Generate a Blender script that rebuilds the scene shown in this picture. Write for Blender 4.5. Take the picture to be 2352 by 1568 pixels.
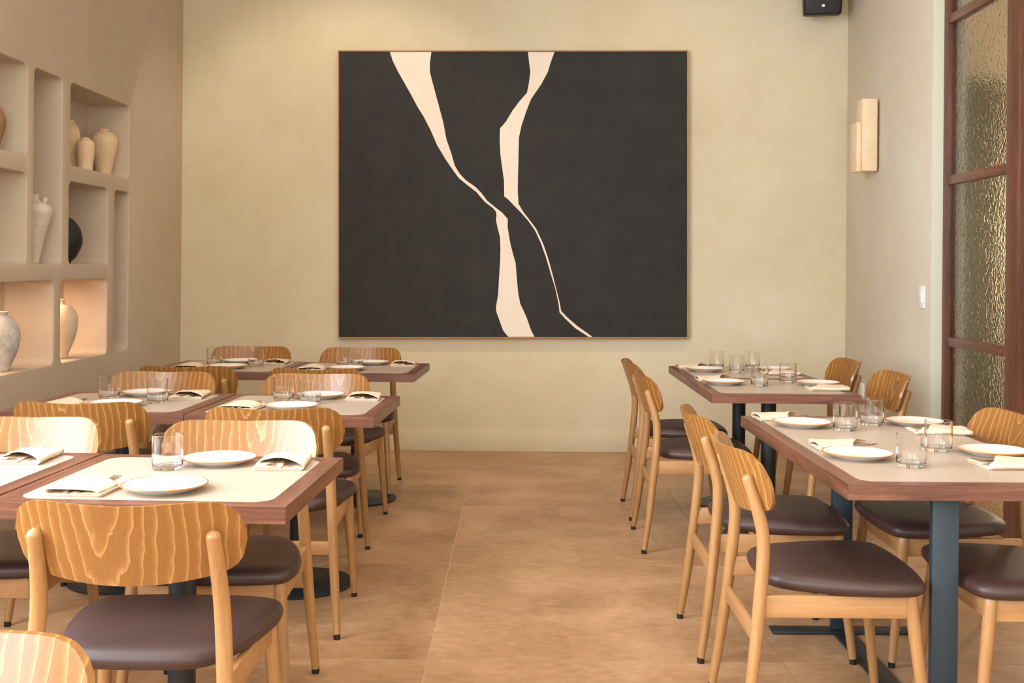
import bpy, bmesh, math, random
from mathutils import Vector, Matrix
random.seed(7)
PI = math.pi
for o in list(bpy.data.objects):
    bpy.data.objects.remove(o, do_unlink=True)
scene = bpy.context.scene
col = scene.collection

# ------------------------------------------------------------------ camera
EYE = 1.33
FPX = 2540.0
cd = bpy.data.cameras.new('camera')
cam = bpy.data.objects.new('camera', cd)
col.objects.link(cam)
cam.matrix_world = Matrix.Translation((0, 0, EYE)) @ Matrix.Rotation(PI/2, 4, 'X') @ Matrix.Rotation(math.radians(.5), 4, 'Z')
cd.sensor_width = 36.0
cd.sensor_fit = 'HORIZONTAL'
cd.lens = FPX/2352*36
cd.shift_x = -16/2352
cd.shift_y = -169/2352
cd.clip_start = .05
scene.camera = cam

# ------------------------------------------------------------------ world, light, exposure
def lin(r, g, b):
    return tuple(((c/255)/12.92 if c/255 <= .04045 else ((c/255+.055)/1.055)**2.4) for c in (r, g, b))

w = bpy.data.worlds.new('world')
scene.world = w
w.use_nodes = True
w.node_tree.nodes['Background'].inputs[0].default_value = (.75, .85, 1, 1)
w.node_tree.nodes['Background'].inputs[1].default_value = .8
scene.view_settings.view_transform = 'Standard'
scene.view_settings.look = 'None'
scene.view_settings.gamma = 1
scene.view_settings.use_curve_mapping = False
scene.view_settings.exposure = .32

def area(name, loc, direction, sx, sy, power, color):
    l = bpy.data.lights.new(name, 'AREA')
    l.shape = 'RECTANGLE'
    l.size, l.size_y = sx, sy
    l.energy = power
    l.color = color
    o = bpy.data.objects.new(name, l)
    o.location = loc
    o.rotation_euler = Vector(direction).to_track_quat('-Z', 'Y').to_euler()
    col.objects.link(o)
    return o
# daylight standing in the two windows of the left wall and in the window wall behind the camera
DAY = (.89, .97, 1.10)
area('window_daylight', (-2.70, 2.25, 2.2), (1, 0, -.12), 2.2, 2.75, 270, DAY)
area('window_daylight', (-2.70, -.55, 2.2), (1, 0, -.12), 2.2, 2.75, 190, DAY)
area('garden_daylight', (.1, -2.65, 2.2), (0, 1, -.05), 4.4, 2.7, 150, (.94, 1, .95))

# ------------------------------------------------------------------ materials
MATS = {}
class NT:
    def __init__(s, name):
        s.m = bpy.data.materials.new(name)
        s.m.use_nodes = True
        s.t = s.m.node_tree
        s.b = s.t.nodes['Principled BSDF']
        MATS[name] = s.m
    def n(s, typ, **kw):
        nd = s.t.nodes.new(typ)
        for k, v in kw.items():
            if k in nd.inputs.keys():
                nd.inputs[k].default_value = v
            else:
                setattr(nd, k, v)
        return nd
    def l(s, a, b):
        s.t.links.new(a, b)
    def set(s, **kw):
        for k, v in kw.items():
            s.b.inputs[k.replace('_', ' ')].default_value = v
    def math(s, op, a, b=None, c=None):
        nd = s.t.nodes.new('ShaderNodeMath')
        nd.operation = op
        for i, v in enumerate((a, b, c)):
            if v is None: continue
            if isinstance(v, (int, float)): nd.inputs[i].default_value = v
            else: s.l(v, nd.inputs[i])
        return nd.outputs[0]
    def ramp(s, fac, stops):
        nd = s.t.nodes.new('ShaderNodeValToRGB')
        cr = nd.color_ramp
        while len(cr.elements) < len(stops): cr.elements.new(.5)
        for e, (p, c) in zip(cr.elements, stops):
            e.position = p
            e.color = (*c, 1)
        s.l(fac, nd.inputs[0])
        return nd.outputs[0]
    def bump(s, h, strength, dist=.01):
        nd = s.n('ShaderNodeBump')
        nd.inputs['Strength'].default_value = strength
        nd.inputs['Distance'].default_value = dist
        s.l(h, nd.inputs['Height'])
        s.l(nd.outputs[0], s.b.inputs['Normal'])

def plain(name, rgb, rough=.5, metal=0., **kw):
    s = NT(name)
    s.set(Base_Color=(*lin(*rgb), 1), Roughness=rough, Metallic=metal, **kw)
    return s

def plaster(name, c1, c2, c3, scale=1.1):
    s = NT(name)
    tc = s.n('ShaderNodeTexCoord')
    n1 = s.n('ShaderNodeTexNoise', Scale=scale, Detail=8.0, Roughness=.62, Distortion=.4)
    n2 = s.n('ShaderNodeTexNoise', Scale=scale*7, Detail=6.0, Roughness=.7)
    s.l(tc.outputs['Object'], n1.inputs['Vector'])
    s.l(tc.outputs['Object'], n2.inputs['Vector'])
    m = s.math('ADD', s.math('MULTIPLY', n1.outputs[0], .75), s.math('MULTIPLY', n2.outputs[0], .25))
    s.l(s.ramp(m, [(.33, lin(*c1)), (.5, lin(*c2)), (.68, lin(*c3))]), s.b.inputs['Base Color'])
    s.set(Roughness=.85)
    s.bump(n2.outputs[0], .12, .004)
    return s
plaster('plaster_back', (206, 190, 156), (214, 200, 169), (221, 209, 181), .9)
plaster('plaster_shaded', (192, 173, 150), (198, 180, 158), (205, 189, 170), .9)  # similar plaster, greyed because the wall's shade is put into the colour
plaster('plaster_right', (205, 191, 166), (211, 198, 175), (216, 206, 186), .9)
plain('ceiling_paint', (236, 228, 212), .9)
plain('end_face_lit', (208, 206, 184), .6)  # wall end face, window light on it put into a paler colour

def stone(name):
    s = NT(name)
    tc = s.n('ShaderNodeTexCoord')
    oi = s.n('ShaderNodeObjectInfo')
    mp = s.n('ShaderNodeVectorMath', operation='ADD')
    s.l(tc.outputs['Object'], mp.inputs[0])
    sc = s.n('ShaderNodeVectorMath', operation='SCALE')
    sc.inputs[0].default_value = (13, 7, 0)
    s.l(oi.outputs['Random'], sc.inputs['Scale'])
    s.l(sc.outputs[0], mp.inputs[1])
    n1 = s.n('ShaderNodeTexNoise', Scale=2.2, Detail=8.0, Roughness=.6, Distortion=.6)
    mg = s.n('ShaderNodeMapping')
    mg.inputs['Scale'].default_value = (4, 7, 1)
    n2 = s.n('ShaderNodeTexNoise', Scale=4.0, Detail=8.0, Roughness=.7)
    s.l(mp.outputs[0], n1.inputs['Vector'])
    s.l(mp.outputs[0], mg.inputs['Vector'])
    s.l(mg.outputs[0], n2.inputs['Vector'])
    m = s.math('ADD', s.math('MULTIPLY', n1.outputs[0], .6), s.math('MULTIPLY', n2.outputs[0], .4))
    m = s.math('ADD', m, s.math('MULTIPLY', s.math('SUBTRACT', oi.outputs['Random'], .5), .05))
    s.l(s.ramp(m, [(.34, lin(142, 103, 68)), (.5, lin(170, 131, 95)), (.64, lin(191, 152, 116))]), s.b.inputs['Base Color'])
    s.set(Roughness=.42)
    s.bump(n2.outputs[0], .06, .003)
stone('floor_stone')
plain('grout', (226, 198, 160), .8)

def veneer(name, dark, mid, light, rough):
    """plain-sawn veneer: rings of a tilted cone cut by the board, grain upright (object z)"""
    s = NT(name)
    tc = s.n('ShaderNodeTexCoord')
    oi = s.n('ShaderNodeObjectInfo')
    sp = s.n('ShaderNodeSeparateXYZ')
    s.l(tc.outputs['Object'], sp.inputs[0])
    off = s.math('MULTIPLY', s.math('SUBTRACT', oi.outputs['Random'], .35), .16)
    x = s.math('ADD', sp.outputs[0], off)
    nz = s.n('ShaderNodeTexNoise', Scale=9.0, Detail=3.0, Roughness=.55)
    mg = s.n('ShaderNodeMapping')
    mg.inputs['Scale'].default_value = (1, 1, .35)
    add = s.n('ShaderNodeVectorMath', operation='ADD')
    cmb = s.n('ShaderNodeCombineXYZ')
    s.l(s.math('MULTIPLY', oi.outputs['Random'], 20.), cmb.inputs[0])
    s.l(tc.outputs['Object'], add.inputs[0])
    s.l(cmb.outputs[0], add.inputs[1])
    s.l(add.outputs[0], mg.inputs['Vector'])
    s.l(mg.outputs[0], nz.inputs['Vector'])
    d = s.math('MULTIPLY', s.math('SUBTRACT', nz.outputs[0], .5), .05)
    # saw-tooth jitter along the grain gives the feathered ring edges
    fz = s.n('ShaderNodeTexNoise', Scale=70.0, Detail=2.0)
    mg2 = s.n('ShaderNodeMapping')
    mg2.inputs['Scale'].default_value = (1, 1, .12)
    s.l(add.outputs[0], mg2.inputs['Vector'])
    s.l(mg2.outputs[0], fz.inputs['Vector'])
    zz = s.math('MULTIPLY', s.math('SUBTRACT', .86, sp.outputs[2]), .30)
    zz = s.math('ADD', zz, s.math('MULTIPLY', s.math('SUBTRACT', fz.outputs[0], .5), .016))
    r = s.math('SQRT', s.math('ADD', s.math('MULTIPLY', x, x), s.math('MULTIPLY', zz, zz)))
    r = s.math('ADD', r, d)
    k = s.math('FRACT', s.math('MULTIPLY', r, 40.))
    c = s.ramp(k, [(0., lin(*dark)), (.55, lin(*dark)), (.80, lin(*mid)), (.97, lin(*light)), (1., lin(*dark))])
    fi = s.n('ShaderNodeTexNoise', Scale=240.0, Detail=2.0)
    mg3 = s.n('ShaderNodeMapping')
    mg3.inputs['Scale'].default_value = (1, 1, .04)
    s.l(add.outputs[0], mg3.inputs['Vector'])
    s.l(mg3.outputs[0], fi.inputs['Vector'])
    mx = s.n('ShaderNodeMix', data_type='RGBA', blend_type='MULTIPLY')
    mx.inputs[0].default_value = .22
    s.l(c, mx.inputs[6])
    s.l(s.ramp(fi.outputs[0], [(.35, (.55, .5, .45)), (.6, (1, 1, 1))]), mx.inputs[7])
    s.l(mx.outputs[2], s.b.inputs['Base Color'])
    s.set(Roughness=rough)
    s.bump(fi.outputs[0], .05, .001)
veneer('chair_veneer', (143, 95, 45), (155, 107, 55), (184, 137, 82), .28)

def straight_wood(name, dark, light, axis, rough, scale=18.):
    s = NT(name)
    tc = s.n('ShaderNodeTexCoord')
    oi = s.n('ShaderNodeObjectInfo')
    cmb = s.n('ShaderNodeCombineXYZ')
    for i in range(3):
        s.l(s.math('MULTIPLY', oi.outputs['Random'], 11.+3*i), cmb.inputs[i])
    add = s.n('ShaderNodeVectorMath', operation='ADD')
    s.l(tc.outputs['Object'], add.inputs[0])
    s.l(cmb.outputs[0], add.inputs[1])
    mg = s.n('ShaderNodeMapping')
    sc = [1., 1., 1.]
    sc[axis] = .07
    mg.inputs['Scale'].default_value = sc
    s.l(add.outputs[0], mg.inputs['Vector'])
    n1 = s.n('ShaderNodeTexNoise', Scale=scale, Detail=5.0, Roughness=.6, Distortion=.5)
    n2 = s.n('ShaderNodeTexNoise', Scale=scale*9, Detail=3.0, Roughness=.6)
    s.l(mg.outputs[0], n1.inputs['Vector'])
    s.l(mg.outputs[0], n2.inputs['Vector'])
    m = s.math('ADD', s.math('MULTIPLY', n1.outputs[0], .65), s.math('MULTIPLY', n2.outputs[0], .35))
    md = tuple((a+b)/2 for a, b in zip(dark, light))
    s.l(s.ramp(m, [(.32, lin(*dark)), (.5, lin(*md)), (.68, lin(*light))]), s.b.inputs['Base Color'])
    s.set(Roughness=rough)
    s.bump(n2.outputs[0], .06, .001)
straight_wood('leg_wood', (150, 106, 62), (180, 136, 86), 2, .38)
straight_wood('rail_wood', (154, 110, 66), (184, 140, 92), 0, .42)
straight_wood('walnut', (74, 42, 30), (138, 90, 68), 0, .36, 26.)
straight_wood('frame_walnut', (72, 40, 28), (124, 76, 54), 2, .42, 22.)
straight_wood('oak_frame', (150, 104, 58), (178, 130, 80), 0, .45)

s = NT('table_inlay')
tc = s.n('ShaderNodeTexCoord')
n = s.n('ShaderNodeTexNoise', Scale=160.0, Detail=2.0)
s.l(tc.outputs['Object'], n.inputs['Vector'])
s.l(s.ramp(n.outputs[0], [(.3, lin(174, 155, 137)), (.7, lin(182, 164, 147))]), s.b.inputs['Base Color'])
s.set(Roughness=.38)

s = NT('seat_leather')
tc = s.n('ShaderNodeTexCoord')
n = s.n('ShaderNodeTexVoronoi', Scale=420.0)
s.l(tc.outputs['Object'], n.inputs['Vector'])
s.set(Base_Color=(*lin(62, 42, 37), 1), Roughness=.46)
s.bump(n.outputs[0], .12, .0006)

plain('black_rubber', (24, 22, 22), .6)
plain('black_metal', (38, 42, 46), .42, .2)
plain('slate_metal', (44, 60, 70), .45, .2)
plain('china_white', (222, 218, 210), .16)
plain('china_rim', (176, 110, 52), .3)
plain('steel', (188, 172, 150), .22, 1.)
plain('switch_white', (238, 238, 236), .35)
plain('speaker_black', (20, 20, 19), .55)
plain('chrome', (190, 188, 184), .25, 1.)

s = NT('napkin_linen')
tc = s.n('ShaderNodeTexCoord')
n = s.n('ShaderNodeTexNoise', Scale=300.0, Detail=2.0)
s.l(tc.outputs['Object'], n.inputs['Vector'])
s.l(s.ramp(n.outputs[0], [(.3, lin(212, 188, 161)), (.7, lin(223, 201, 175))]), s.b.inputs['Base Color'])
s.set(Roughness=.9)
s.bump(n.outputs[0], .15, .001)

s = NT('clear_glass')
s.set(Base_Color=(.99, .99, .99, 1), Roughness=0., IOR=1.45, Transmission_Weight=1.)

s = NT('hammered_glass')
tc = s.n('ShaderNodeTexCoord')
mg = s.n('ShaderNodeMapping')
mg.inputs['Scale'].default_value = (1, .75, 1)
n = s.n('ShaderNodeTexNoise', Scale=42.0, Detail=1.5, Roughness=.45, Distortion=1.1)
s.l(tc.outputs['Object'], mg.inputs['Vector'])
s.l(mg.outputs[0], n.inputs['Vector'])
s.set(Base_Color=(.93, .95, .91, 1), Roughness=.07, IOR=1.18, Transmission_Weight=1.)
s.bump(n.outputs[0], .24, .012)

def clay(name, c1, c2, rough=.85, scale=14.):
    s = NT(name)
    tc = s.n('ShaderNodeTexCoord')
    n = s.n('ShaderNodeTexNoise', Scale=scale, Detail=6.0, Roughness=.65)
    s.l(tc.outputs['Object'], n.inputs['Vector'])
    s.l(s.ramp(n.outputs[0], [(.35, lin(*c1)), (.65, lin(*c2))]), s.b.inputs['Base Color'])
    s.set(Roughness=rough)
    s.bump(n.outputs[0], .25, .006)
clay('clay_sand', (222, 188, 148), (234, 206, 170))
clay('clay_white', (206, 190, 172), (222, 208, 192), .8, 30.)
clay('clay_black', (26, 23, 21), (38, 34, 31), .6)
clay('clay_cream', (214, 192, 164), (226, 208, 182), .7)
clay('clay_grey', (178, 170, 162), (214, 206, 198), .9, 22.)
clay('clay_brown', (140, 104, 70), (166, 126, 88))
clay('painting_black', (30, 28, 25), (42, 39, 34), .75, 6.)
clay('painting_cream', (236, 220, 200), (240, 226, 208), .8, 6.)
clay('alabaster', (232, 204, 164), (240, 216, 180), .6, 8.)
clay('green_fabric', (104, 104, 82), (122, 120, 96), .9)
plain('sconce_metal', (150, 134, 104), .4, .6)
s = NT('led_strip')
s.set(Base_Color=(1, .8, .6, 1), Emission_Color=(1, .62, .34, 1), Emission_Strength=8.)
s = NT('bulb_glow')
s.set(Base_Color=(1, .8, .5, 1), Emission_Color=(1, .6, .28, 1), Emission_Strength=14.)
plain('bar_brown', (96, 62, 44), .5)

# ------------------------------------------------------------------ mesh helpers
def finish(name, me, mat, parent=None, smooth=True, angle=35):
    if mat: me.materials.append(MATS[mat])
    if smooth:
        me.polygons.foreach_set('use_smooth', [True]*len(me.polygons))
        me.set_sharp_from_angle(angle=math.radians(angle))
    o = bpy.data.objects.new(name, me)
    col.objects.link(o)
    if parent: o.parent = parent
    return o
def bm_obj(name, bm, mat, parent=None, smooth=True, angle=35):
    bmesh.ops.recalc_face_normals(bm, faces=bm.faces)
    me = bpy.data.meshes.new(name)
    bm.to_mesh(me)
    bm.free()
    return finish(name, me, mat, parent, smooth, angle)
def box_bm(bm, x0, x1, y0, y1, z0, z1, bevel=0., seg=2):
    vs = [bm.verts.new(p) for p in ((x0,y0,z0),(x1,y0,z0),(x1,y1,z0),(x0,y1,z0),(x0,y0,z1),(x1,y0,z1),(x1,y1,z1),(x0,y1,z1))]
    fs = [bm.faces.new([vs[i] for i in f]) for f in ((3,2,1,0),(4,5,6,7),(0,1,5,4),(1,2,6,5),(2,3,7,6),(3,0,4,7))]
    if bevel:
        es = set(e for f in fs for e in f.edges)
        bmesh.ops.bevel(bm, geom=list(es), offset=bevel, segments=seg, affect='EDGES', profile=.5)
def box(name, x0, x1, y0, y1, z0, z1, mat, parent=None, bevel=0., seg=2):
    bm = bmesh.new()
    box_bm(bm, x0, x1, y0, y1, z0, z1, bevel, seg)
    return bm_obj(name, bm, mat, parent)
def lathe_bm(bm, prof, seg=32, cx=0., cy=0., closed=False):
    rings = []
    for r, z in prof:
        if r < 1e-6:
            rings.append([bm.verts.new((cx, cy, z))])
        else:
            rings.append([bm.verts.new((cx+r*math.cos(2*PI*i/seg), cy+r*math.sin(2*PI*i/seg), z)) for i in range(seg)])
    prs = list(zip(rings, rings[1:]))
    if closed: prs.append((rings[-1], rings[0]))
    for a, b in prs:
        for i in range(seg):
            j = (i+1) % seg
            if len(a) == 1 and len(b) == 1: continue
            if len(a) == 1: bm.faces.new((a[0], b[i], b[j]))
            elif len(b) == 1: bm.faces.new((a[i], a[j], b[0]))
            else: bm.faces.new((a[i], a[j], b[j], b[i]))
def catmull(pts, n):
    out = []
    for i in range(len(pts)-1):
        p0 = pts[max(i-1, 0)]; p1 = pts[i]; p2 = pts[i+1]; p3 = pts[min(i+2, len(pts)-1)]
        for k in range(n):
            t = k/n
            out.append(tuple(.5*((2*b)+(-a+c)*t+(2*a-5*b+4*c-d)*t*t+(-a+3*b-3*c+d)*t**3) for a, b, c, d in zip(p0, p1, p2, p3)))
    out.append(tuple(pts[-1]))
    return out
def tube_bm(bm, pts, seg=14, dome=True):
    """pts: (x,y,z,r); rounded end at the last point"""
    pts = list(pts)
    if dome:
        p, q = Vector(pts[-2][:3]), Vector(pts[-1][:3])
        d = (q-p).normalized()
        r = pts[-1][3]
        for a in (25, 50, 72, 86):
            a = math.radians(a)
            v = q + d*r*math.sin(a)*.75
            pts.append((v.x, v.y, v.z, r*math.cos(a)))
    rings = []
    for i, p in enumerate(pts):
        a = Vector(pts[max(i-1, 0)][:3]); b = Vector(pts[min(i+1, len(pts)-1)][:3])
        d = (b-a).normalized()
        ux = Vector((1, 0, 0)) if abs(d.x) < .8 else Vector((0, 1, 0))
        v = d.cross(ux).normalized()
        u = v.cross(d)
        c = Vector(p[:3])
        rings.append([bm.verts.new(c+(u*math.cos(2*PI*k/seg)+v*math.sin(2*PI*k/seg))*p[3]) for k in range(seg)])
    for a, b in zip(rings, rings[1:]):
        for k in range(seg):
            j = (k+1) % seg
            bm.faces.new((a[k], a[j], b[j], b[k]))
    bm.faces.new(rings[0]); bm.faces.new(rings[-1])
def thing(name, label, cat, loc=(0, 0, 0), rz=0., group=None):
    o = bpy.data.objects.new(name, None)
    o.empty_display_size = .1
    col.objects.link(o)
    o.location = loc
    o.rotation_euler = (0, 0, rz)
    return tag(o, label, cat, group)
def tag(o, label, cat, group=None):
    o['label'] = label
    o['category'] = cat
    if group: o['group'] = group
    return o
def struct(o, label=None):
    o['kind'] = 'structure'
    if label: o['label'] = label
    return o
def copy_tree(o, parent=None, loc=None, rz=None, label=None):
    c = o.copy()
    col.objects.link(c)
    c.parent = parent
    if loc is not None: c.location = loc
    if rz is not None: c.rotation_euler = (0, 0, rz)
    if label: c['label'] = label
    for ch in o.children: copy_tree(ch, c)
    return c
def rrect(x0, x1, y0, y1, r, n=6):
    pts = []
    for cx, cy, a0 in ((x1-r, y1-r, 0), (x0+r, y1-r, 90), (x0+r, y0+r, 180), (x1-r, y0+r, 270)):
        for k in range(n+1):
            a = math.radians(a0+90*k/n)
            pts.append((cx+r*math.cos(a), cy+r*math.sin(a)))
    return pts

# ------------------------------------------------------------------ the room
XL, XR, YB, YF, ZC = -2.45, 2.37, 8.02, -2.5, 3.95
XFAR = 5.6
floor = struct(box('floor', XL-.3, XFAR, YF, YB+.1, -.12, -.004, 'grout'), 'large sandy stone tile floor with thin pale joints')
T = 1.21
tm = None
for i in range(-2, 5):
    for j in range(-6, 4):
        x0 = -.30+i*T; y0 = 4.96+j*T
        x1 = min(x0+T, XFAR); y1 = min(y0+T, YB+.05)
        x0 = max(x0, XL-.06)
        if y1-y0 < .1 or x1-x0 < .1: continue
        g = .0016
        full = abs(x1-x0-T) < 1e-6 and abs(y1-y0-T) < 1e-6
        if full and tm:
            o = bpy.data.objects.new('floor_tile', tm)
            col.objects.link(o)
        else:
            bm = bmesh.new()
            hx, hy = (x1-x0)/2-g, (y1-y0)/2-g
            box_bm(bm, -hx, hx, -hy, hy, -.012, 0, .0007, 1)
            o = bm_obj('floor_tile', bm, 'floor_stone', None, False)
            if full: tm = o.data
        o.location = ((x0+x1)/2, (y0+y1)/2, 0)
        o.parent = floor
struct(box('wall_back', XL-.3, XR+.25, YB, YB+.2, -.1, ZC, 'plaster_back'), 'cream limewashed plaster wall behind the tables')
struct(box('baseboard_back', XL, XR, YB-.008, YB, 0, .152, 'plaster_back', None, .002), 'low flush skirting painted like the cream wall')
struct(box('ceiling', XL-.3, XFAR+.2, YF-.3, YB+.2, ZC, ZC+.15, 'ceiling_paint'), 'pale ceiling over the dining room')

# left wall with rounded niches: coordinates in (y, z)
NICHES = [(4.78, 5.50, 1.87, 2.32), (5.58, 5.92, 1.33, 2.32), (6.03, 6.94, 1.87, 2.32), (4.78, 5.50, 1.33, 1.78),
          (6.02, 6.585, 1.33, 1.78), (6.70, 6.94, .80, 1.78), (4.78, 5.83, .80, 1.24), (5.92, 6.585, .80, 1.24)]
NX = XL-.26
bm = bmesh.new()
edges = []
Y0W = 4.55
outer = [bm.verts.new((XL, y, z)) for y, z in ((Y0W, 0), (YB, 0), (YB, ZC), (Y0W, ZC))]
edges += [bm.edges.new((outer[k], outer[(k+1) % 4])) for k in range(4)]
for (a, b, c, d) in NICHES:
    loops = []
    for grow, x in ((.012, XL), (.0045, XL-.002), (.0012, XL-.006), (0, XL-.013), (0, NX+.012), (-.004, NX+.004), (-.012, NX)):
        loops.append([bm.verts.new((x, y, z)) for y, z in rrect(a-grow, b+grow, c-grow, d+grow, .038+grow)])
    nl = len(loops[0])
    edges += [bm.edges.new((loops[0][k], loops[0][(k+1) % nl])) for k in range(nl)]
    for p, q in zip(loops, loops[1:]):
        for k in range(nl):
            bm.faces.new((p[k], p[(k+1) % nl], q[(k+1) % nl], q[k]))
    bm.faces.new(loops[-1])
bmesh.ops.triangle_fill(bm, use_beauty=True, edges=edges)
back = [bm.verts.new((XL-.32, y, z)) for y, z in ((Y0W, 0), (YB, 0), (YB, ZC), (Y0W, ZC))]
bm.faces.new(back)
for k in range(4):
    bm.faces.new((outer[k], outer[(k+1) % 4], back[(k+1) % 4], back[k]))
wl = struct(bm_obj('wall_left', bm, 'plaster_shaded', None, True, 28), 'plaster wall with a grid of rounded niches, shade put into its taupe tone')
# warm light strips hidden at the top near corner of the two lowest niches
for (a, b) in ((4.9, 5.5), (5.95, 6.25)):
    st = box('light_strip', NX+.01, NX+.022, a, b, 1.222, 1.234, 'led_strip', wl)
    l = bpy.data.lights.new('niche_glow', 'AREA')
    l.shape = 'RECTANGLE'; l.size = .02; l.size_y = b-a
    l.energy = 4.5; l.color = (1, .68, .46)
    o = bpy.data.objects.new('niche_glow', l)
    o.location = (NX+.035, (a+b)/2, 1.222)
    o.rotation_euler = (0, math.radians(18), 0)
    col.objects.link(o)

# near part of the left wall: two tall windows that let the daylight in (outside the picture)
WIN = [(-1.65, .55), (1.15, 3.35)]
def wall_piece(y0, y1, z0, z1, parent):
    return box('pier', XL-.32, XL, y0, y1, z0, z1, 'plaster_shaded', parent)
wn = struct(box('wall_left', XL-.32, XL, YF, Y0W, 0, .8, 'plaster_shaded'), 'plaster wall under the side windows, shade put into its taupe tone')
wall_piece(YF, Y0W, 3.6, ZC, wn)
for a, b in ((YF, WIN[0][0]), (WIN[0][1], WIN[1][0]), (WIN[1][1], Y0W)):
    wall_piece(a, b, .8, 3.6, wn)
def window_frame(name, axis, p, a, b, z0, z1, nv, label):
    bm = bmesh.new()
    def bar(u0, u1, za, zb):
        if axis == 'x': box_bm(bm, p-.03, p+.03, u0, u1, za, zb)
        else: box_bm(bm, u0, u1, p-.03, p+.03, za, zb)
    bar(a, b, z0, z0+.05); bar(a, b, z1-.05, z1)
    for k in range(nv+1):
        u = a+(b-a-.05)*k/nv
        bar(u, u+.05, z0+.05, z1-.05)
    return struct(bm_obj(name, bm, 'frame_walnut', None, False), label)
window_frame('window_1', 'x', XL-.12, WIN[0][0], WIN[0][1], .8, 3.6, 2, 'walnut framed side window beside the front tables')
window_frame('window_2', 'x', XL-.12, WIN[1][0], WIN[1][1], .8, 3.6, 2, 'walnut framed side window beside the dining tables')
# window wall behind the camera
wf = struct(box('wall_front', XL-.32, XFAR, YF-.3, YF, 0, .85, 'plaster_shaded'), 'plaster wall under the front windows')
box('pier', XL-.32, XFAR, YF-.3, YF, 3.6, ZC, 'plaster_shaded', wf)
box('pier', XL-.32, -2.1, YF-.3, YF, .85, 3.6, 'plaster_shaded', wf)
box('pier', 2.3, XFAR, YF-.3, YF, .85, 3.6, 'plaster_shaded', wf)
window_frame('window_3', 'y', YF-.02, -2.1, 2.3, .85, 3.6, 4, 'walnut framed front window facing the garden')

# right wall stub, its end face paled for daylight, and the glazed walnut screen that carries on from it
struct(box('wall_right', XR, XR+.20, 6.37, YB, 0, ZC, 'plaster_right', None, .006), 'beige plaster wall with a stone lamp, ending at the glazed screen')
struct(box('baseboard_right', XR-.008, XR, 6.38, YB, 0, .152, 'plaster_right', None, .002), 'low flush skirting on the beige wall')
struct(box('trim_1', XR+.002, XR+.198, 6.358, 6.37, 0, ZC, 'end_face_lit', None, .003), 'end face of the beige wall, daylight put into its pale colour')
scr = struct(thing('window_4', 'walnut framed screen of hammered glass panes', 'window', (0, 0, 0)))
del scr['category']
SX = 2.462
box('stile', SX-.03, SX+.03, 6.30, 6.356, 0, ZC, 'frame_walnut', scr, .004)
box('stile', SX-.045, SX+.045, 5.36, 5.50, 0, ZC, 'frame_walnut', scr, .005)
ZM = [.02, .926, 1.844, 2.762, 3.68]
for k, z in enumerate(ZM):
    o = box('glazing_bar', -.400, .400, -.025, .025, -.026, .026, 'walnut', scr, .003)
    o.location = (SX, 5.90, z+.006)
    o.rotation_euler = (0, 0, PI/2)
for z0, z1 in zip(ZM, ZM[1:]):
    box('glass_pane', SX-.004, SX+.004, 5.495, 6.304, z0+.03, z1-.018, 'hammered_glass', scr)
# the rest of the right side, beyond the picture edge
struct(box('wall_right', SX-.1, SX+.1, YF, 3.9, 0, ZC, 'plaster_right'), 'beige plaster wall beyond the doorway')
# the next room, seen through the glass
struct(box('wall_far_room', XFAR, XFAR+.2, YF, YB+.2, 0, ZC, 'plaster_right'), 'tan wall of the next room')
struct(box('wall_far_room', XR+.2, XFAR, YB+.1, YB+.3, 0, ZC, 'plaster_right'), 'tan end wall of the next room')

# ceiling spotlights over the aisle and tables, plus two added back wall washers
def spot(x, y, power, tx, ty):
    l = bpy.data.lights.new('ceiling_spot', 'SPOT')
    l.energy = power; l.spot_size = math.radians(85); l.spot_blend = .6
    l.shadow_soft_size = .05; l.color = (1, .84, .66)
    o = bpy.data.objects.new('ceiling_spot', l)
    o.location = (x, y, ZC-.1)
    o.rotation_euler = (Vector((tx, ty, 0))-Vector(o.location)).to_track_quat('-Z', 'Y').to_euler()
    col.objects.link(o)
SPOTS = [(.15, 2.4, 40, .1, 2.7), (.15, 4.4, 40, .1, 4.6), (.15, 6.2, 40, .1, 6.3),
         (-1.25, 2.9, 12, -1.2, 3.0), (-1.25, 4.6, 14, -1.2, 4.7), (-1.25, 6.2, 16, -1.2, 6.3),
         (1.3, 3.6, 12, 1.25, 3.7), (1.3, 5.8, 16, 1.25, 5.9),
         (-1.3, 6.3, 58, -1.2, 9.0), (.9, 6.3, 16, 1.0, 9.0)]  # unseen washers added to brighten the back wall
for x, y, p, tx, ty in SPOTS:
    spot(x, y, p, tx, ty)

# ------------------------------------------------------------------ painting
PX0, PX1, PZ0, PZ1 = -1.309, 1.214, .822, 2.896
pc = ((PX0+PX1)/2, (PZ0+PZ1)/2)
pt = thing('painting', 'large black abstract canvas with two pale branching bands in a thin wooden frame', 'painting', (pc[0], YB-.045, pc[1]))
pt.rotation_euler = (0, math.radians(-.5), 0)
hw, hh = (PX1-PX0)/2, (PZ1-PZ0)/2
box('canvas', -hw+.011, hw-.011, -.004, .036, -hh+.011, hh-.011, 'painting_black', pt)
for x0, x1, z0, z1, r in ((-hw, hw, hh-.009, hh, 0), (-hw, hw, -hh, -hh+.009, 0), (-hw, -hw+.009, -hh+.009, hh-.009, 1), (hw-.009, hw, -hh+.009, hh-.009, 1)):
    box('frame_strip', x0, x1, -.012, .042, z0, z1, 'oak_frame', pt, .001, 1)
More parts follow.
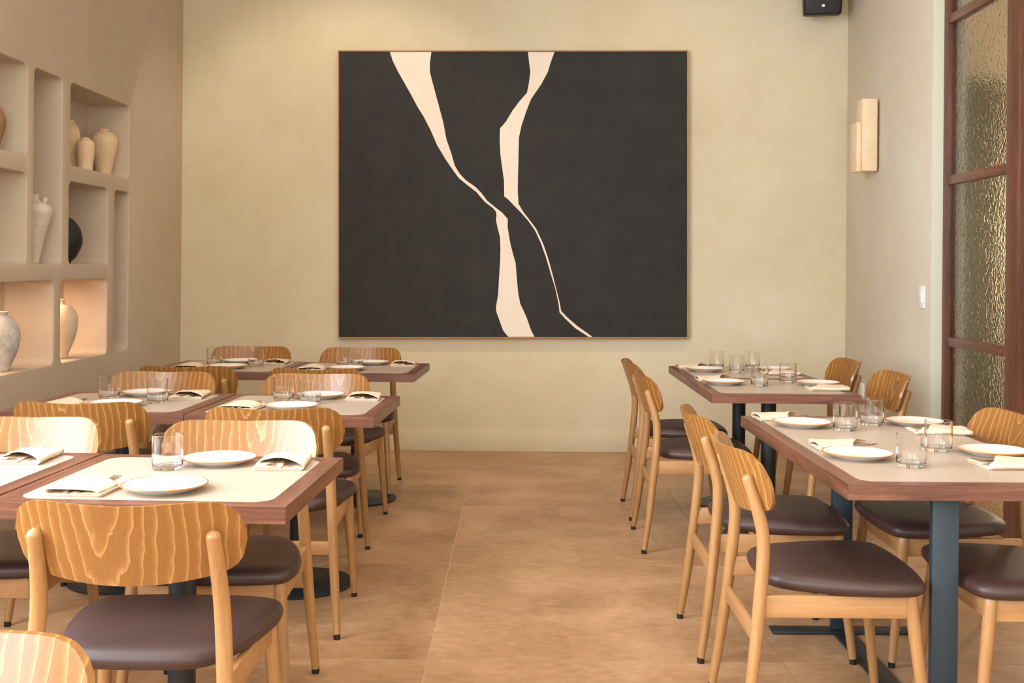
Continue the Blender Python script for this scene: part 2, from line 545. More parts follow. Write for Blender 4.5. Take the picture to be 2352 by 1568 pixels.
# bands, in coordinates of the canvas read off a 1882 x 1568 view
band1L = [(303,50),(318,100),(345,155),(375,207),(415,278),(445,335),(475,382),(510,450),(545,530),(590,605),(625,655),(655,697),(700,733),(745,768),(790,820),(830,850),(845,868),(848,890),(845,908),(852,945),(866,1000),(868,1060),(866,1130),(860,1215),(856,1290),(845,1355),(848,1382),(862,1420),(882,1475),(908,1512)]
band1R = [(515,50),(507,110),(507,155),(520,205),(548,310),(575,410),(592,500),(618,575),(635,635),(660,675),(690,707),(740,742),(770,772),(800,812),(840,845),(875,872),(905,905),(904,945),(918,1030),(935,1095),(945,1130),(950,1190),(958,1280),(968,1335),(1000,1405),(1025,1475),(1042,1512)]
band2L = [(1008,50),(1014,105),(1021,155),(1012,220),(1003,262),(965,305),(930,352),(895,410),(866,443),(864,500),(868,580),(876,640),(886,710),(887,790),(910,808),(938,838),(975,875),(1010,915),(1045,965),(1075,1030),(1100,1100),(1125,1185),(1148,1260),(1165,1340),(1170,1382),(1200,1415),(1250,1462),(1318,1512)]
band2R = [(1144,50),(1125,105),(1110,155),(1075,220),(1025,292),(1000,355),(975,430),(962,490),(960,600),(957,690),(956,760),(960,828),(985,870),(1020,915),(1050,955),(1085,1030),(1108,1095),(1132,1180),(1152,1260),(1170,1330),(1178,1375),(1210,1408),(1265,1455),(1338,1512)]
def cv(p):
    u = (p[0]-38)/(1826-38); v = (p[1]-46)/(1514-46)
    return (-hw+u*2*hw, hh-v*2*hh)
def clampz(p):
    return (p[0], max(min(p[1], hh-.011), -hh+.011))
for L, R in ((band1L, band1R), (band2L, band2R)):
    poly = [clampz(cv(p)) for p in L]+[clampz(cv(p)) for p in reversed(R)]
    bm = bmesh.new()
    f = [bm.verts.new((x, -.0045, z)) for x, z in poly]
    b = [bm.verts.new((x, -.003, z)) for x, z in poly]
    es = [bm.edges.new((f[k], f[(k+1) % len(f)])) for k in range(len(f))]
    bmesh.ops.triangle_fill(bm, use_beauty=True, edges=es)
    for k in range(len(f)):
        j = (k+1) % len(f)
        bm.faces.new((f[k], f[j], b[j], b[k]))
    bm_obj('painted_band', bm, 'painting_cream', pt, False)

# ------------------------------------------------------------------ things on the right wall
lam = thing('wall_lamp', 'pale stone wall lamp of two offset slabs on the beige right wall', 'lamp', (XR, 7.35, 1.985))
box('back_plate', -.02, -.002, -.05, .05, .02, .46, 'sconce_metal', lam, .002)
box('stone_slab', -.118, -.02, -.075, .065, .004, .478, 'alabaster', lam, .003)
box('stone_slab', -.150, -.120, -.055, .085, 0, .325, 'alabaster', lam, .003)
for z in (.1, .39):
    bm = bmesh.new(); lathe_bm(bm, [(0, 0), (.005, 0), (.004, .004), (0, .005)], 10)
    o = bm_obj('screw', bm, 'chrome', lam); o.location = (-.011, -.05, z); o.rotation_euler = (PI/2, 0, 0)
sw = thing('light_switch', 'white rocker light switch on the beige wall near the glazed screen', 'switch', (XR, 6.49, 1.18))
box('plate', -.008, -.0005, -.045, .045, -.064, .064, 'switch_white', sw, .002)
box('rocker', -.013, -.007, -.018, .018, -.034, .034, 'switch_white', sw, .002)
ou = thing('wall_outlet', 'white power outlet low on the beige wall behind a chair', 'outlet', (XR, 7.6, .5))
box('plate', -.007, -.0005, -.04, .04, -.06, .06, 'switch_white', ou, .002)
for z in (-.026, .026): box('socket', -.0085, -.006, -.016, .016, z-.014, z+.014, 'ceiling_paint', ou, .001)
# speaker in the upper corner
sp = thing('wall_speaker', 'black loudspeaker hung high in the right corner of the back wall', 'speaker', (2.135, 7.86, 3.14))
sp.rotation_euler = (math.radians(8), 0, math.radians(-10))
bm = bmesh.new()
for (z, a, y0, y1) in ((0, .125, -.10, .08), (.46, .15, -.13, .08)):
    pass
lo = rrect(-.128, .128, -.10, .05, .022, 4); hi = rrect(-.148, .148, -.13, .05, .022, 4)
rings = []
for z, sc, k in ((0, .93, 0), (.006, .98, 0), (.016, 1, .03), (.45, 1, .97), (.46, .97, 1)):
    rings.append([bm.verts.new(((p[0]*(1-k)+q[0]*k)*sc, (p[1]*(1-k)+q[1]*k)*sc, z)) for p, q in zip(lo, hi)])
for a, b in zip(rings, rings[1:]):
    for k in range(len(a)):
        bm.faces.new((a[k], a[(k+1) % len(a)], b[(k+1) % len(a)], b[k]))
bm.faces.new(rings[0]); bm.faces.new(rings[-1])
bm_obj('cabinet', bm, 'speaker_black', sp)
bm = bmesh.new(); lathe_bm(bm, [(0, 0), (.0125, 0), (.0115, .004), (.007, .003), (.006, .005), (0, .005)], 20)
o = bm_obj('badge', bm, 'chrome', sp); o.location = (0, -.1015, .062); o.rotation_euler = (PI/2+.05, 0, 0)
box('bracket', -.03, .03, .05, .13, .18, .26, 'speaker_black', sp, .004)

# ------------------------------------------------------------------ vases in the niches
def vase(name, label, prof, mat, loc, seg=36):
    root = thing(name, label, 'vase', loc, 0, 'ceramic vessels in the niches')
    pr = catmull(prof, 5)
    bm = bmesh.new()
    r, z = pr[-1]
    inner = [(r-.006, z), (r-.009, z-.02), (max(r-.012, .004), z-.05), (0, z-.055)]
    lathe_bm(bm, [(0, 0)]+[(max(a, .002), b) for a, b in pr]+inner, seg)
    bm_obj('body', bm, mat, root, True, 50)
    return root
vase('ceramic_vase', 'tall sand coloured vase half hidden by the edge of the upper right niche', [(.045, 0), (.05, .03), (.060, .13), (.063, .20), (.050, .26), (.028, .285), (.030, .30)], 'clay_sand', (-2.635, 6.46, 1.872))
vase('ceramic_vase', 'small slim sand vase, lowest of the three in the upper right niche', [(.042, 0), (.043, .03), (.049, .09), (.051, .14), (.041, .17), (.024, .18), (.025, .188)], 'clay_sand', (-2.515, 6.40, 1.872))
vase('ceramic_vase', 'broad shouldered sand vase rightmost in the upper right niche', [(.044, 0), (.048, .04), (.062, .11), (.080, .19), (.079, .235), (.055, .27), (.033, .278), (.036, .292)], 'clay_sand', (-2.57, 6.83, 1.872))
a = vase('ceramic_amphora', 'whitish tapering amphora with a side spout in the tall niche', [(.026, 0), (.034, .05), (.055, .14), (.080, .23), (.089, .275), (.075, .308), (.035, .325), (.022, .345), (.026, .362)], 'clay_white', (-2.545, 5.80, 1.332))
bm = bmesh.new(); tube_bm(bm, [(.045, 0, .305, .013), (.055, 0, .325, .012), (.060, 0, .345, .013)], 12, False)
bm_obj('spout', bm, 'clay_white', a)
vase('ceramic_vase', 'black egg shaped vessel in the middle niche', [(.03, 0), (.034, .014), (.060, .04), (.088, .10), (.092, .14), (.078, .20), (.045, .245), (.02, .258), (.017, .262)], 'clay_black', (-2.56, 6.235, 1.332))
vase('ceramic_vase', 'round cream vase with a short neck in the lit lower right niche', [(.04, 0), (.048, .03), (.078, .11), (.094, .19), (.088, .25), (.060, .29), (.026, .302), (.022, .318), (.03, .33)], 'clay_cream', (-2.57, 6.20, .802))
vase('ceramic_vase', 'large rough grey jar in the lit lower left niche', [(.07, 0), (.082, .03), (.112, .11), (.120, .17), (.110, .22), (.080, .26), (.06, .272), (.066, .29)], 'clay_grey', (-2.575, 5.43, .802))
vase('ceramic_vase', 'brown vase cut by the left picture edge in the upper left niche', [(.05, 0), (.058, .04), (.080, .12), (.080, .17), (.055, .215), (.04, .228), (.045, .245)], 'clay_brown', (-2.575, 5.345, 1.872))

# ------------------------------------------------------------------ chair
def make_chair():
    root = thing('dining_chair', 'x', 'chair', (0, 0, 0), 0, 'wooden dining chairs with dark seats')
    # rear legs run on as back posts
    for s in (-1, 1):
        bm = bmesh.new()
        path = [(s*.240, -.278, .018, .0135), (s*.226, -.252, .20, .0165), (s*.212, -.228, .42, .0185), (s*.203, -.218, .56, .0185), (s*.198, -.228, .64, .0180), (s*.193, -.262, .748, .0165)]
        tube_bm(bm, catmull(path, 5), 14)
        leg = bm_obj('rear_leg', bm, 'leg_wood', root)
        bm = bmesh.new()
        lathe_bm(bm, [(0, 0), (.0118, 0), (.0125, .004), (.0125, .019), (0, .019)], 14, s*.240, -.279)
        bm_obj('foot_cap', bm, 'black_rubber', leg)
        bm = bmesh.new()
        path = [(s*.236, .236, .018, .0130), (s*.222, .213, .22, .0165), (s*.208, .19, .425, .0190)]
        tube_bm(bm, catmull(path, 5), 14)
        leg = bm_obj('front_leg', bm, 'leg_wood', root)
        bm = bmesh.new()
        lathe_bm(bm, [(0, 0), (.0112, 0), (.012, .004), (.012, .019), (0, .019)], 14, s*.236, .237)
        bm_obj('foot_cap', bm, 'black_rubber', leg)
        bm = bmesh.new()
        box_bm(bm, -.205, .205, -.0095, .0095, -.031, .031, .004)
        o = bm_obj('side_rail', bm, 'rail_wood', root)
        o.location = (s*.209, -.018, .398)
        o.rotation_euler = (0, 0, PI/2)
    bm = bmesh.new(); box_bm(bm, -.20, .20, -.009, .009, -.03, .03, .004)
    o = bm_obj('front_rail', bm, 'rail_wood', root); o.location = (0, .19, .398)
    bm = bmesh.new(); box_bm(bm, -.212, .212, -.009, .009, -.024, .024, .004)
    o = bm_obj('rear_rail', bm, 'rail_wood', root); o.location = (0, -.238, .315)
    # seat cushion
    half = [(0, -.205), (.08, -.203), (.135, -.193), (.172, -.165), (.198, -.12), (.222, -.05), (.243, .04), (.252, .12), (.248, .18), (.228, .222), (.18, .238), (.10, .247), (0, .25)]
    half = catmull(half, 3)
    out = half + [(-x, y) for x, y in reversed(half[1:-1])]
    cy = .04
    bm = bmesh.new()
    rings = []
    for sc, z in ((.90, .431), (.955, .433), (.988, .440), (1.0, .451), (.992, .461), (.965, .469), (.91, .4755), (.80, .481), (.55, .4835), (.25, .484)):
        rings.append([bm.verts.new((x*sc, cy+(y-cy)*sc, z)) for x, y in out])
    for a, b in zip(rings, rings[1:]):
        for k in range(len(a)):
            bm.faces.new((a[k], a[(k+1) % len(a)], b[(k+1) % len(a)], b[k]))
    bm.faces.new(rings[0])
    c = bm.verts.new((0, cy, .484))
    for k in range(len(out)): bm.faces.new((rings[-1][k], rings[-1][(k+1) % len(out)], c))
    bm_obj('seat', bm, 'seat_leather', root, True, 60)
    # curved back panel: outline (u, v), bent round an upright axis and leaning back
    ol = [(0, .819), (.10, .8225), (.17, .825), (.205, .821), (.230, .807), (.247, .783), (.254, .750), (.252, .718), (.243, .690), (.224, .668), (.19, .655), (.14, .646), (.07, .638), (0, .635)]
    ol = catmull(ol, 3)
    full = ol+[(-u, v) for u, v in reversed(ol[1:-1])]
    R = .46
    def place(u, v, d):
        sag = R-math.sqrt(R*R-u*u)
        n = math.asin(u/R)
        y = -.276-(v-.70)*.34+sag
        return (u-d*math.sin(n), y+d*math.cos(n), v+d*.3*0)
    bm = bmesh.new()
    # grid fill between mirrored outline points: columns along u, so that the panel bends smoothly
    N = 28
    us = [(-1+2*k/N) for k in range(N+1)]
    def vrange(u):
        au = abs(u)
        top = []
        for (a, b) in zip(ol, ol[1:]):
            if min(a[0], b[0]) <= au <= max(a[0], b[0]) and abs(a[0]-b[0]) > 1e-9:
                t = (au-a[0])/(b[0]-a[0])
                top.append(a[1]+(b[1]-a[1])*t)
        return min(top), max(top)
    mx = max(p[0] for p in ol)-.0006
    M = 8
    def uval(t): return mx*math.sin(t*PI/2)*.5+mx*t*.5 if abs(t) < 1 else mx*t
    front, rear = [], []
    for t in us:
        u = uval(t)
        lo, hi = vrange(u)
        fr, rr = [], []
        for j in range(M+1):
            v = lo+(hi-lo)*j/M
            fr.append(bm.verts.new(place(u, v, .0115)))
            rr.append(bm.verts.new(place(u, v, 0)))
        front.append(fr); rear.append(rr)
    for i in range(N):
        for j in range(M):
            bm.faces.new((front[i][j], front[i+1][j], front[i+1][j+1], front[i][j+1]))
            bm.faces.new((rear[i][j], rear[i][j+1], rear[i+1][j+1], rear[i+1][j]))
        for j in (0, M):
            bm.faces.new((front[i][j], rear[i][j], rear[i+1][j], front[i+1][j]))
    for i in (0, N):
        for j in range(M):
            bm.faces.new((front[i][j], front[i][j+1], rear[i][j+1], rear[i][j]))
    bm_obj('backrest', bm, 'chair_veneer', root, True, 50)
    return root

chair = make_chair()
LF = 0.; LT = PI; RF = -PI/2; RT = PI/2     # seat direction: away from us, towards us, to the right, to the left
CH = [
 (-.842, 2.64, LF-.01, 'wooden chair nearest us on the left, back to us, broad grain arches on its backrest'),
 (-.80, 1.225, LT, 'wooden chair cut off by the bottom left corner of the picture'),
 (-.885, 3.33, LT+.03, 'wooden chair facing us across the nearest left table, behind its tumbler and plates'),
 (-1.60, 3.37, LT+.03, 'wooden chair facing us at the left picture edge, its pale backrest cut by the edge'),
 (-.884, 4.22, LF+.02, 'wooden chair with its back to us at the aisle table of the middle left row'),
 (-1.63, 4.34, LF+.02, 'wooden chair with its back to us at the wall table of the middle left row'),
 (-.935, 4.925, LT+.02, 'wooden chair facing us at the aisle table of the middle left row'),
 (-1.67, 4.965, LT, 'wooden chair facing us at the wall table of the middle left row'),
 (-.97, 5.74, LF-.13, 'wooden chair with its back to us at the aisle table of the farthest left row'),
 (-1.68, 5.82, LF+.03, 'wooden chair with its back to us at the wall table of the farthest left row'),
 (-.975, 6.625, LT, 'wooden chair against the back wall at the aisle table of the farthest left row'),
 (-1.665, 6.66, LT, 'wooden chair against the back wall at the wall table of the farthest left row'),
 (.905, 3.28, RF, 'wooden chair nearest us on the right, on the aisle side of the long table'),
 (.905, 3.98, RF, 'second wooden chair from us on the aisle side of the long right table'),
 (.875, 5.41, RF, 'nearer wooden chair on the aisle side of the far right tables'),
 (.885, 6.09, RF, 'farther wooden chair on the aisle side of the far right tables'),
 (1.50, 3.26, RT, 'wooden chair at the lower right picture edge, only its dark seat and legs showing'),
 (1.50, 3.95, RT, 'wooden chair beyond the long right table, in front of the glazed screen'),
 (1.61, 5.50, RT, 'nearer wooden chair on the wall side of the far right tables'),
 (1.61, 6.27, RT, 'farther wooden chair on the wall side of the far right tables'),
]
for i, (x, y, rz, lab) in enumerate(CH):
    if i == 0:
        chair.location = (x, y, 0); chair.rotation_euler = (0, 0, rz); chair['label'] = lab
    else:
        copy_tree(chair, None, (x, y, 0), rz, lab)

# ------------------------------------------------------------------ tables
def make_top(root, lx, ly):
    """mitred walnut boards round a core, pale inlay with rounded corners flush on top"""
    W = .10; zt, zb = .75, .708
    hx, hy = lx/2, ly/2
    for k in range(4):
        L, H_ = (hx, hy) if k % 2 == 0 else (hy, hx)
        bm = bmesh.new()
        g = .0004
        pts = [(-L+g, -H_), (L-g, -H_), (L-W-g, -H_+W), (-L+W+g, -H_+W)]
        lo = [bm.verts.new((x, y+H_, zb)) for x, y in pts]; hi = [bm.verts.new((x, y+H_, zt)) for x, y in pts]
        bm.faces.new(lo); bm.faces.new(hi)
        for q in range(4): bm.faces.new((lo[q], lo[(q+1) % 4], hi[(q+1) % 4], hi[q]))
        es = [e for e in bm.edges if abs(e.verts[0].co.y) < 1e-6 and abs(e.verts[1].co.y) < 1e-6 and abs(e.verts[0].co.z-e.verts[1].co.z) < 1e-6]
        bmesh.ops.bevel(bm, geom=es, offset=.0015, segments=2, affect='EDGES')
        o = bm_obj('edge_board', bm, 'walnut', root, True, 30)
        a = k*PI/2
        o.rotation_euler = (0, 0, a)
        o.location = (H_*math.sin(a), -H_*math.cos(a), 0)
    box('core', -hx+W, hx-W, -hy+W, hy-W, zb+.004, zt-.001, 'walnut', root)
    bm = bmesh.new()
    m = .052
    p = rrect(-hx+m, hx-m, -hy+m, hy-m, .05, 8)
    a = [bm.verts.new((x, y, zt-.0006)) for x, y in p]; b = [bm.verts.new((x, y, zt+.0008)) for x, y in p]
    bm.faces.new(b); bm.faces.new(a)
    for k in range(len(p)): bm.faces.new((a[k], a[(k+1) % len(p)], b[(k+1) % len(p)], b[k]))
    bm_obj('inlay', bm, 'table_inlay', root, False)
def make_table():
    root = thing('dining_table', 'x', 'table', (0, 0, 0), 0, 'small walnut edged pedestal tables')
    make_top(root, .74, .70)
    bm = bmesh.new(); lathe_bm(bm, [(0, .012), (.037, .012), (.037, .70), (0, .70)], 28)
    bm_obj('column', bm, 'black_metal', root)
    bm = bmesh.new(); lathe_bm(bm, [(0, 0), (.222, 0), (.225, .003), (.225, .009), (.221, .012), (.06, .014), (.045, .02), (.037, .03), (0, .03)], 48)
    bm_obj('base', bm, 'black_metal', root)
    bm = bmesh.new()
    box_bm(bm, -.22, .22, -.02, .02, .70, .707); box_bm(bm, -.02, .02, -.22, .22, .70, .7065)
    bm_obj('bracket', bm, 'black_metal', root)
    return root
tbl = make_table()
ROT = math.radians(-2.2)
TB = [
 (-.911, 3.020, ROT, 'walnut edged table nearest us on the left, beside the aisle'),
 (-1.655, 3.062, ROT, 'walnut edged table cut off by the left picture edge'),
 (-.911, 4.625, ROT, 'walnut edged aisle table of the middle left row'),
 (-1.656, 4.665, ROT, 'walnut edged wall side table of the middle left row'),
 (-.916, 6.325, ROT, 'walnut edged aisle table of the farthest left row'),
 (-1.661, 6.365, ROT, 'walnut edged wall side table of the farthest left row'),
 (1.252, 5.520, PI/2, 'nearer of the two joined walnut edged tables at the far right'),
 (1.252, 6.262, PI/2, 'farther of the two joined walnut edged tables at the far right'),
]
for i, (x, y, rz, lab) in enumerate(TB):
    if i == 0:
        tbl.location = (x, y, 0); tbl.rotation_euler = (0, 0, rz); tbl['label'] = lab
    else:
        copy_tree(tbl, None, (x, y, 0), rz, lab)
lt = thing('dining_table', 'long walnut edged table with flat slate blue legs at the right', 'table', (1.262, 3.70, 0), math.radians(.4))
make_top(lt, .74, 1.40)
for y in (-.585, .375):
    box('leg', -.10, -.025, y-.012, y+.012, .012, .70, 'slate_metal', lt, .002)
    box('foot_bar', -.32, .195, y-.035, y+.035, 0, .011, 'black_metal', lt, .002)
    box('top_bracket', -.28, .16, y-.03, y+.03, .70, .7075, 'slate_metal', lt, .001)
box('floor_bar', -.10, -.025, -.548, .338, 0, .0105, 'black_metal', lt, .002)

# ------------------------------------------------------------------ table settings
ZT = .7508
def make_plate():
    root = thing('dinner_plate', 'x', 'plate', (0, 0, 0), 0, 'white plates with brown rims')
    bm = bmesh.new()
    lathe_bm(bm, [(0, .003), (.058, .003), (.060, 0), (.064, 0), (.066, .003), (.085, .008), (.1065, .0175), (.1065, .0205), (.100, .0185), (.082, .0105), (.074, .0078), (.05, .0068), (0, .0066)], 56)
    bm_obj('dish', bm, 'china_white', root, True, 60)
    bm = bmesh.new()
    prof = [(.1065+.0024*math.cos(a), .0190+.0018*math.sin(a)) for a in [2*PI*k/8 for k in range(8)]]
    lathe_bm(bm, prof, 56, closed=True)
    bm_obj('rim', bm, 'china_rim', root, True, 80)
    return root
def make_glass():
    bm = bmesh.new()
    R, H_ = .0435, .098
    o_ = [(0, .0020), (R-.012, .0016), (R-.0065, .0004), (R-.005, 0), (R-.0038, .0004), (R-.0026, .0016), (R-.0018, .0035), (R-.0014, .006), (R, .05), (R, H_-.002), (R, H_-.0008), (R-.0004, H_-.0002)]
    i_ = [(R-.0020, H_-.0002), (R-.0025, H_-.0008), (R-.0025, H_-.002), (R-.0026, .05), (R-.0038, .016), (R-.0046, .0135), (R-.006, .0115), (R-.009, .0105), (R-.02, .0100), (0, .0100)]
    lathe_bm(bm, o_+i_, 64)
    o = bm_obj('water_tumbler', bm, 'clear_glass', None, True, 28)
    return tag(o, 'x', 'glass', 'clear water tumblers')
def make_napkin(seed):
    rnd = random.Random(seed)
    W, L = .068, .095
    root = thing('napkin', 'x', 'napkin', (0, 0, 0), 0, 'folded linen napkins')
    NY = 14
    def sheet(fn, nx, name):
        bm = bmesh.new()
        g = [[bm.verts.new(fn(i/nx, j/NY)) for i in range(nx+1)] for j in range(NY+1)]
        for j in range(NY):
            for i in range(nx):
                bm.faces.new((g[j][i], g[j][i+1], g[j+1][i+1], g[j+1][i]))
        o = bm_obj(name, bm, 'napkin_linen', root, True, 60)
        md = o.modifiers.new('thickness', 'SOLIDIFY'); md.thickness = .0022; md.offset = 0
        return o
    ph = rnd.uniform(0, 6)
    # folded under-layers: a zig-zag ribbon with rounded folds
    path = [(W, .0014), (0, .0014), (-W+.006, .0014), (-W+.002, .0032), (-W+.006, .0050), (0, .0050), (W-.006, .0050), (W+.001, .0068), (W-.005, .0086), (.02, .0086), (-.01, .0084)]
    path = catmull([(x, z) for x, z in path], 4)
    def lower(s, t):
        k = s*(len(path)-1); i = min(int(k), len(path)-2); f = k-i
        x = path[i][0]*(1-f)+path[i+1][0]*f; z = path[i][1]*(1-f)+path[i+1][1]*f
        return (x+.0012*math.sin(9*t+ph), -L+2*L*t+.002*math.sin(7*s+ph), z)
    sheet(lower, len(path)-1, 'lower_fold')
    # top flap: folded round the left edge, its slanted free end lifted into a mouth
    def upper(s, t):
        if s < .12:
            k = s/.12*PI
            x = -W-.0005-.0065*math.sin(k); z = .0105-.0065*math.cos(k)
        else:
            q = (s-.12)/.88
            x = -W-.0005+(2*W-.002)*q
            z = .017+.003*math.sin(PI*q)+(math.sin(PI*min(q*1.05, 1))**.9)*.011*max(0, t-.2)**1.3
            if q > .9: z -= (q-.9)*.06
        q = max(0, (s-.12)/.88)
        pull = (.115*q**.8*(1-.30*q) if s > .12 else 0)
        y = -L+(2*L-pull)*t+.0015*math.sin(11*s+ph)
        return (x, y, z+.0010*math.sin(6*s+8*t+ph))
    sheet(upper, 30, 'top_fold')
    return root
def make_fork():
    bm = bmesh.new()
    pr = [(-.10, .0075, .002), (-.05, .006, .002), (0, .0045, .003), (.03, .004, .004), (.042, .009, .003), (.055, .0115, .002)]
    prev = None
    for y, hw_, z in pr:
        ring = [bm.verts.new(p) for p in ((-hw_, y, z), (hw_, y, z), (hw_, y, z+.002), (-hw_, y, z+.002))]
        if prev:
            for k in range(4): bm.faces.new((prev[k], prev[(k+1) % 4], ring[(k+1) % 4], ring[k]))
        else: bm.faces.new(ring)
        prev = ring
    bm.faces.new(prev)
    for k in range(4):
        x = -.0098+k*.0065
        pv = None
        for y, z, r in ((.054, .002, .0016), (.075, .003, .0014), (.098, .007, .0008)):
            ring = [bm.verts.new(p) for p in ((x-r, y, z), (x+r, y, z), (x+r, y, z+.0018), (x-r, y, z+.0018))]
            if pv:
                for q in range(4): bm.faces.new((pv[q], pv[(q+1) % 4], ring[(q+1) % 4], ring[q]))
            else: bm.faces.new(ring)
            pv = ring
        bm.faces.new(pv)
    return tag(bm_obj('fork', bm, 'steel', None, True, 40), 'x', 'fork', 'steel forks tucked in napkins')
def make_knife():
    bm = bmesh.new()
    prev = None
    for y, a, b, z0, z1 in ((-.10, -.006, .006, .001, .005), (-.02, -.005, .005, .001, .006), (0, -.004, .004, .0015, .005), (.01, -.007, .006, .002, .0035), (.06, -.008, .006, .002, .0035), (.085, -.003, .006, .002, .0033), (.095, .003, .005, .002, .003)):
        ring = [bm.verts.new(p) for p in ((a, y, z0), (b, y, z0), (b, y, z1), (a, y, z1))]
        if prev:
            for k in range(4): bm.faces.new((prev[k], prev[(k+1) % 4], ring[(k+1) % 4], ring[k]))
        else: bm.faces.new(ring)
        prev = ring
    bm.faces.new(prev)
    bmesh.ops.recalc_face_normals(bm, faces=bm.faces)
    return tag(bm_obj('table_knife', bm, 'steel', None, True, 40), 'x', 'knife', 'steel knives tucked in napkins')

protos = {'p': make_plate(), 'g': make_glass(), 'f': make_fork(), 'k': make_knife()}
naps = [make_napkin(1), make_napkin(5), make_napkin(9)]
used = set()
def put(key, proto, x, y, rz, label, dz=0.):
    if key not in used:
        used.add(key)
        proto.location = (x, y, ZT+dz); proto.rotation_euler = (0, 0, rz); proto['label'] = label
        return proto
    return copy_tree(proto, None, (x, y, ZT+dz), rz, label)
ncount = [0]
def setting(where, px, py, nx, ny, rz, jit=0.):
    put('p', protos['p'], px, py, random.uniform(0, 6), 'white plate with thin brown rim '+where)
    i = ncount[0] % 3; ncount[0] += 1
    put('n%d' % i, naps[i], nx, ny, rz+jit, 'folded cream linen napkin '+where)
    R = Matrix.Rotation(rz+jit, 2)
    a = R @ Vector((.016, .004)); b = R @ Vector((-.020, -.004))
    put('f', protos['f'], nx+a.x, ny+a.y, rz+jit-.06, 'steel fork tucked in the napkin '+where, .0100)
    put('k', protos['k'], nx+b.x, ny+b.y, rz+jit+.05, 'steel knife tucked in the napkin '+where, .0100)
def glass(x, y, label):
    put('g', protos['g'], x, y, random.uniform(0, 6), label)

# left tables, a place on the near side and one on the far side of each
setting('on near side of the nearest left table', -.904, 2.838, -1.095, 2.845, 0, -.10)
setting('on far side of the nearest left table', -.872, 3.238, -.684, 3.215, PI, .06)
setting('on the table cut by the left picture edge', -1.69, 3.29, -1.452, 3.27, PI, .04)
glass(-.993, 3.14, 'clear tumbler on the nearest left table, the only one there')
setting('on near side of the middle left aisle table', -.915, 4.475, -1.107, 4.50, 0, -.12)
setting('on far side of the middle left aisle table', -.869, 4.862, -.678, 4.85, PI, .05)
glass(-1.011, 4.775, 'left one of two clear tumblers on the middle left aisle table')
glass(-.872, 4.65, 'right one of two clear tumblers on the middle left aisle table')
setting('on near side of the middle left wall table', -1.64, 4.51, -1.84, 4.53, 0, -.1)
setting('on far side of the middle left wall table', -1.645, 4.90, -1.445, 4.87, PI, .08)
glass(-1.77, 4.79, 'left one of two clear tumblers on the middle left wall table')
glass(-1.515, 4.65, 'right one of two clear tumblers on the middle left wall table')
setting('on near side of the farthest left aisle table', -.957, 6.17, -1.14, 6.20, 0, -.06)
setting('on far side of the farthest left aisle table', -.868, 6.54, -.68, 6.53, PI, .05)
glass(-1.013, 6.45, 'left one of two clear tumblers on the farthest left aisle table')
glass(-.933, 6.35, 'right one of two clear tumblers on the farthest left aisle table')
setting('on near side of the farthest left wall table', -1.632, 6.22, -1.84, 6.25, 0, -.05)
setting('on far side of the farthest left wall table', -1.652, 6.57, -1.44, 6.56, PI, .05)
glass(-1.775, 6.46, 'left one of two clear tumblers on the farthest left wall table')
glass(-1.505, 6.35, 'right one of two clear tumblers on the farthest left wall table')
# long right table
setting('at far aisle place of the long right table', 1.057, 4.11, 1.022, 4.305, -PI/2, .03)
setting('at near aisle place of the long right table', 1.054, 3.425, 1.066, 3.615, -PI/2, .0)
setting('at far screen side place of the long right table', 1.497, 4.165, 1.515, 3.98, PI/2, -.05)
setting('at near screen side place of the long right table', 1.508, 3.50, 1.470, 3.305, PI/2, .03)
glass(1.19, 4.02, 'far left one of four clear tumblers on the long right table')
glass(1.335, 4.165, 'farthest one of four clear tumblers on the long right table, beside the far plate')
glass(1.17, 3.285, 'nearest one of four clear tumblers on the long right table')
glass(1.362, 3.578, 'rightmost one of four clear tumblers on the long right table')
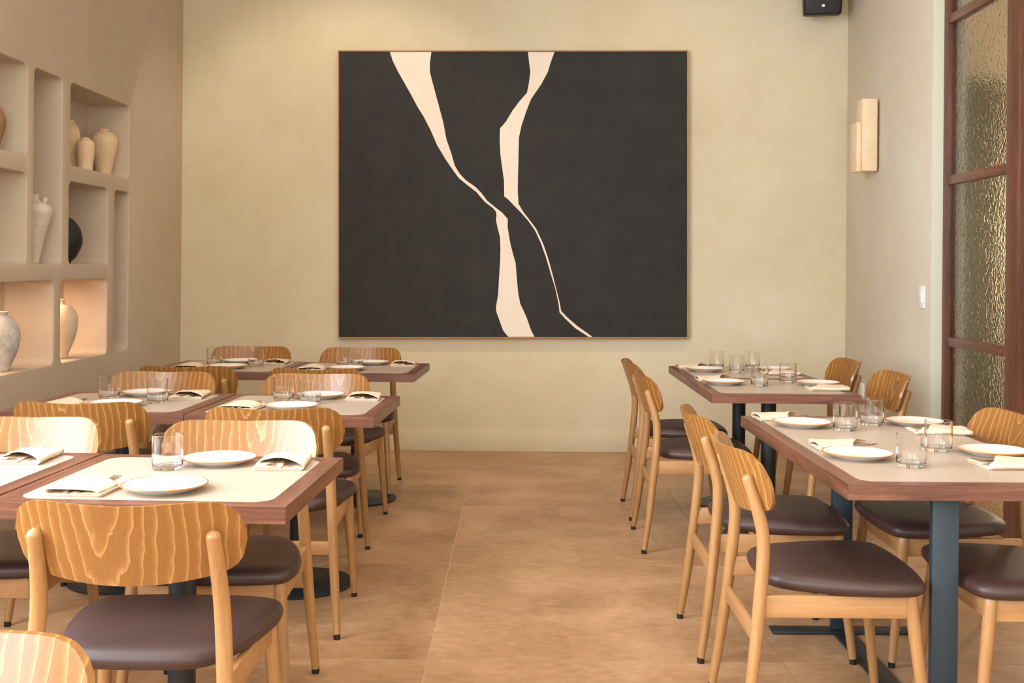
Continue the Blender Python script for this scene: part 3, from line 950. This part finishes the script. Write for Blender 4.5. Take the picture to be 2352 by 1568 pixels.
# far right pair of tables
setting('at far aisle place of the far right tables', 1.064, 6.30, 1.03, 6.495, -PI/2, .02)
setting('at near aisle place of the far right tables', 1.042, 5.595, 1.03, 5.785, -PI/2, -.02)
setting('at far wall side place of the far right tables', 1.471, 6.355, 1.465, 6.165, PI/2, .02)
setting('at near wall side place of the far right tables', 1.512, 5.575, 1.505, 5.385, PI/2, -.03)
glass(1.175, 6.55, 'leftmost clear tumbler at the back of the far right tables')
glass(1.235, 6.25, 'clear tumbler beside the far aisle plate on the far right tables')
glass(1.385, 6.53, 'clear tumbler at the back of the far right tables, nearest their middle')
glass(1.21, 5.54, 'nearest clear tumbler on the far right tables, beside the aisle plate')
glass(1.398, 5.73, 'rightmost clear tumbler on the far right tables')

# ------------------------------------------------------------------ next room: counter, curtain and lamps seen through the glass
ct = thing('bar_counter', 'dark brown counter in the next room behind the glazed screen', 'counter', (4.6, 8.0, 0), 0)
box('front', -.3, .3, -2.2, 0, 0, 1.02, 'bar_brown', ct, .005)
box('top', -.36, .36, -2.25, .05, 1.02, 1.06, 'walnut', ct, .005)
bm = bmesh.new()
N = 40
f_, b_ = [], []
for k in range(N+1):
    x = 3.0+.55*k/N; y = 7.9+.03*math.sin(k*1.3)
    f_.append((x, y)); b_.append((x, y+.012))
vs = [[bm.verts.new((x, y, z)) for x, y in f_+b_[::-1]] for z in (0, 2.7)]
n_ = len(vs[0])
for k in range(n_): bm.faces.new((vs[0][k], vs[0][(k+1) % n_], vs[1][(k+1) % n_], vs[1][k]))
bm.faces.new(vs[0]); bm.faces.new(vs[1])
tag(bm_obj('green_curtain', bm, 'green_fabric', None), 'grey green hanging blurred behind the upper hammered glass pane', 'curtain')
for k, (x, y, z) in enumerate(((3.9, 7.3, 1.72), (4.6, 6.9, 1.72))):
    pl = thing('pendant_lamp', ('warm glowing pendant lamp behind the middle hammered glass pane', 'warm glowing pendant lamp at the right picture edge beyond the screen')[k], 'lamp', (x, y, z), 0, 'pendant lamps of the next room')
    bm = bmesh.new(); lathe_bm(bm, catmull([(0, -.07), (.05, -.05), (.07, 0), (.05, .05), (.02, .07), (0, .075)], 3), 20)
    bm_obj('globe', bm, 'bulb_glow', pl)
    bm = bmesh.new(); lathe_bm(bm, [(.004, .07), (.004, ZC-z)], 8)
    bm_obj('cord', bm, 'speaker_black', pl)
    l = bpy.data.lights.new('pendant_glow', 'POINT'); l.energy = 38; l.color = (1, .82, .64); l.shadow_soft_size = .08
    o = bpy.data.objects.new('pendant_glow', l); o.location = (x, y, z-.12); col.objects.link(o)
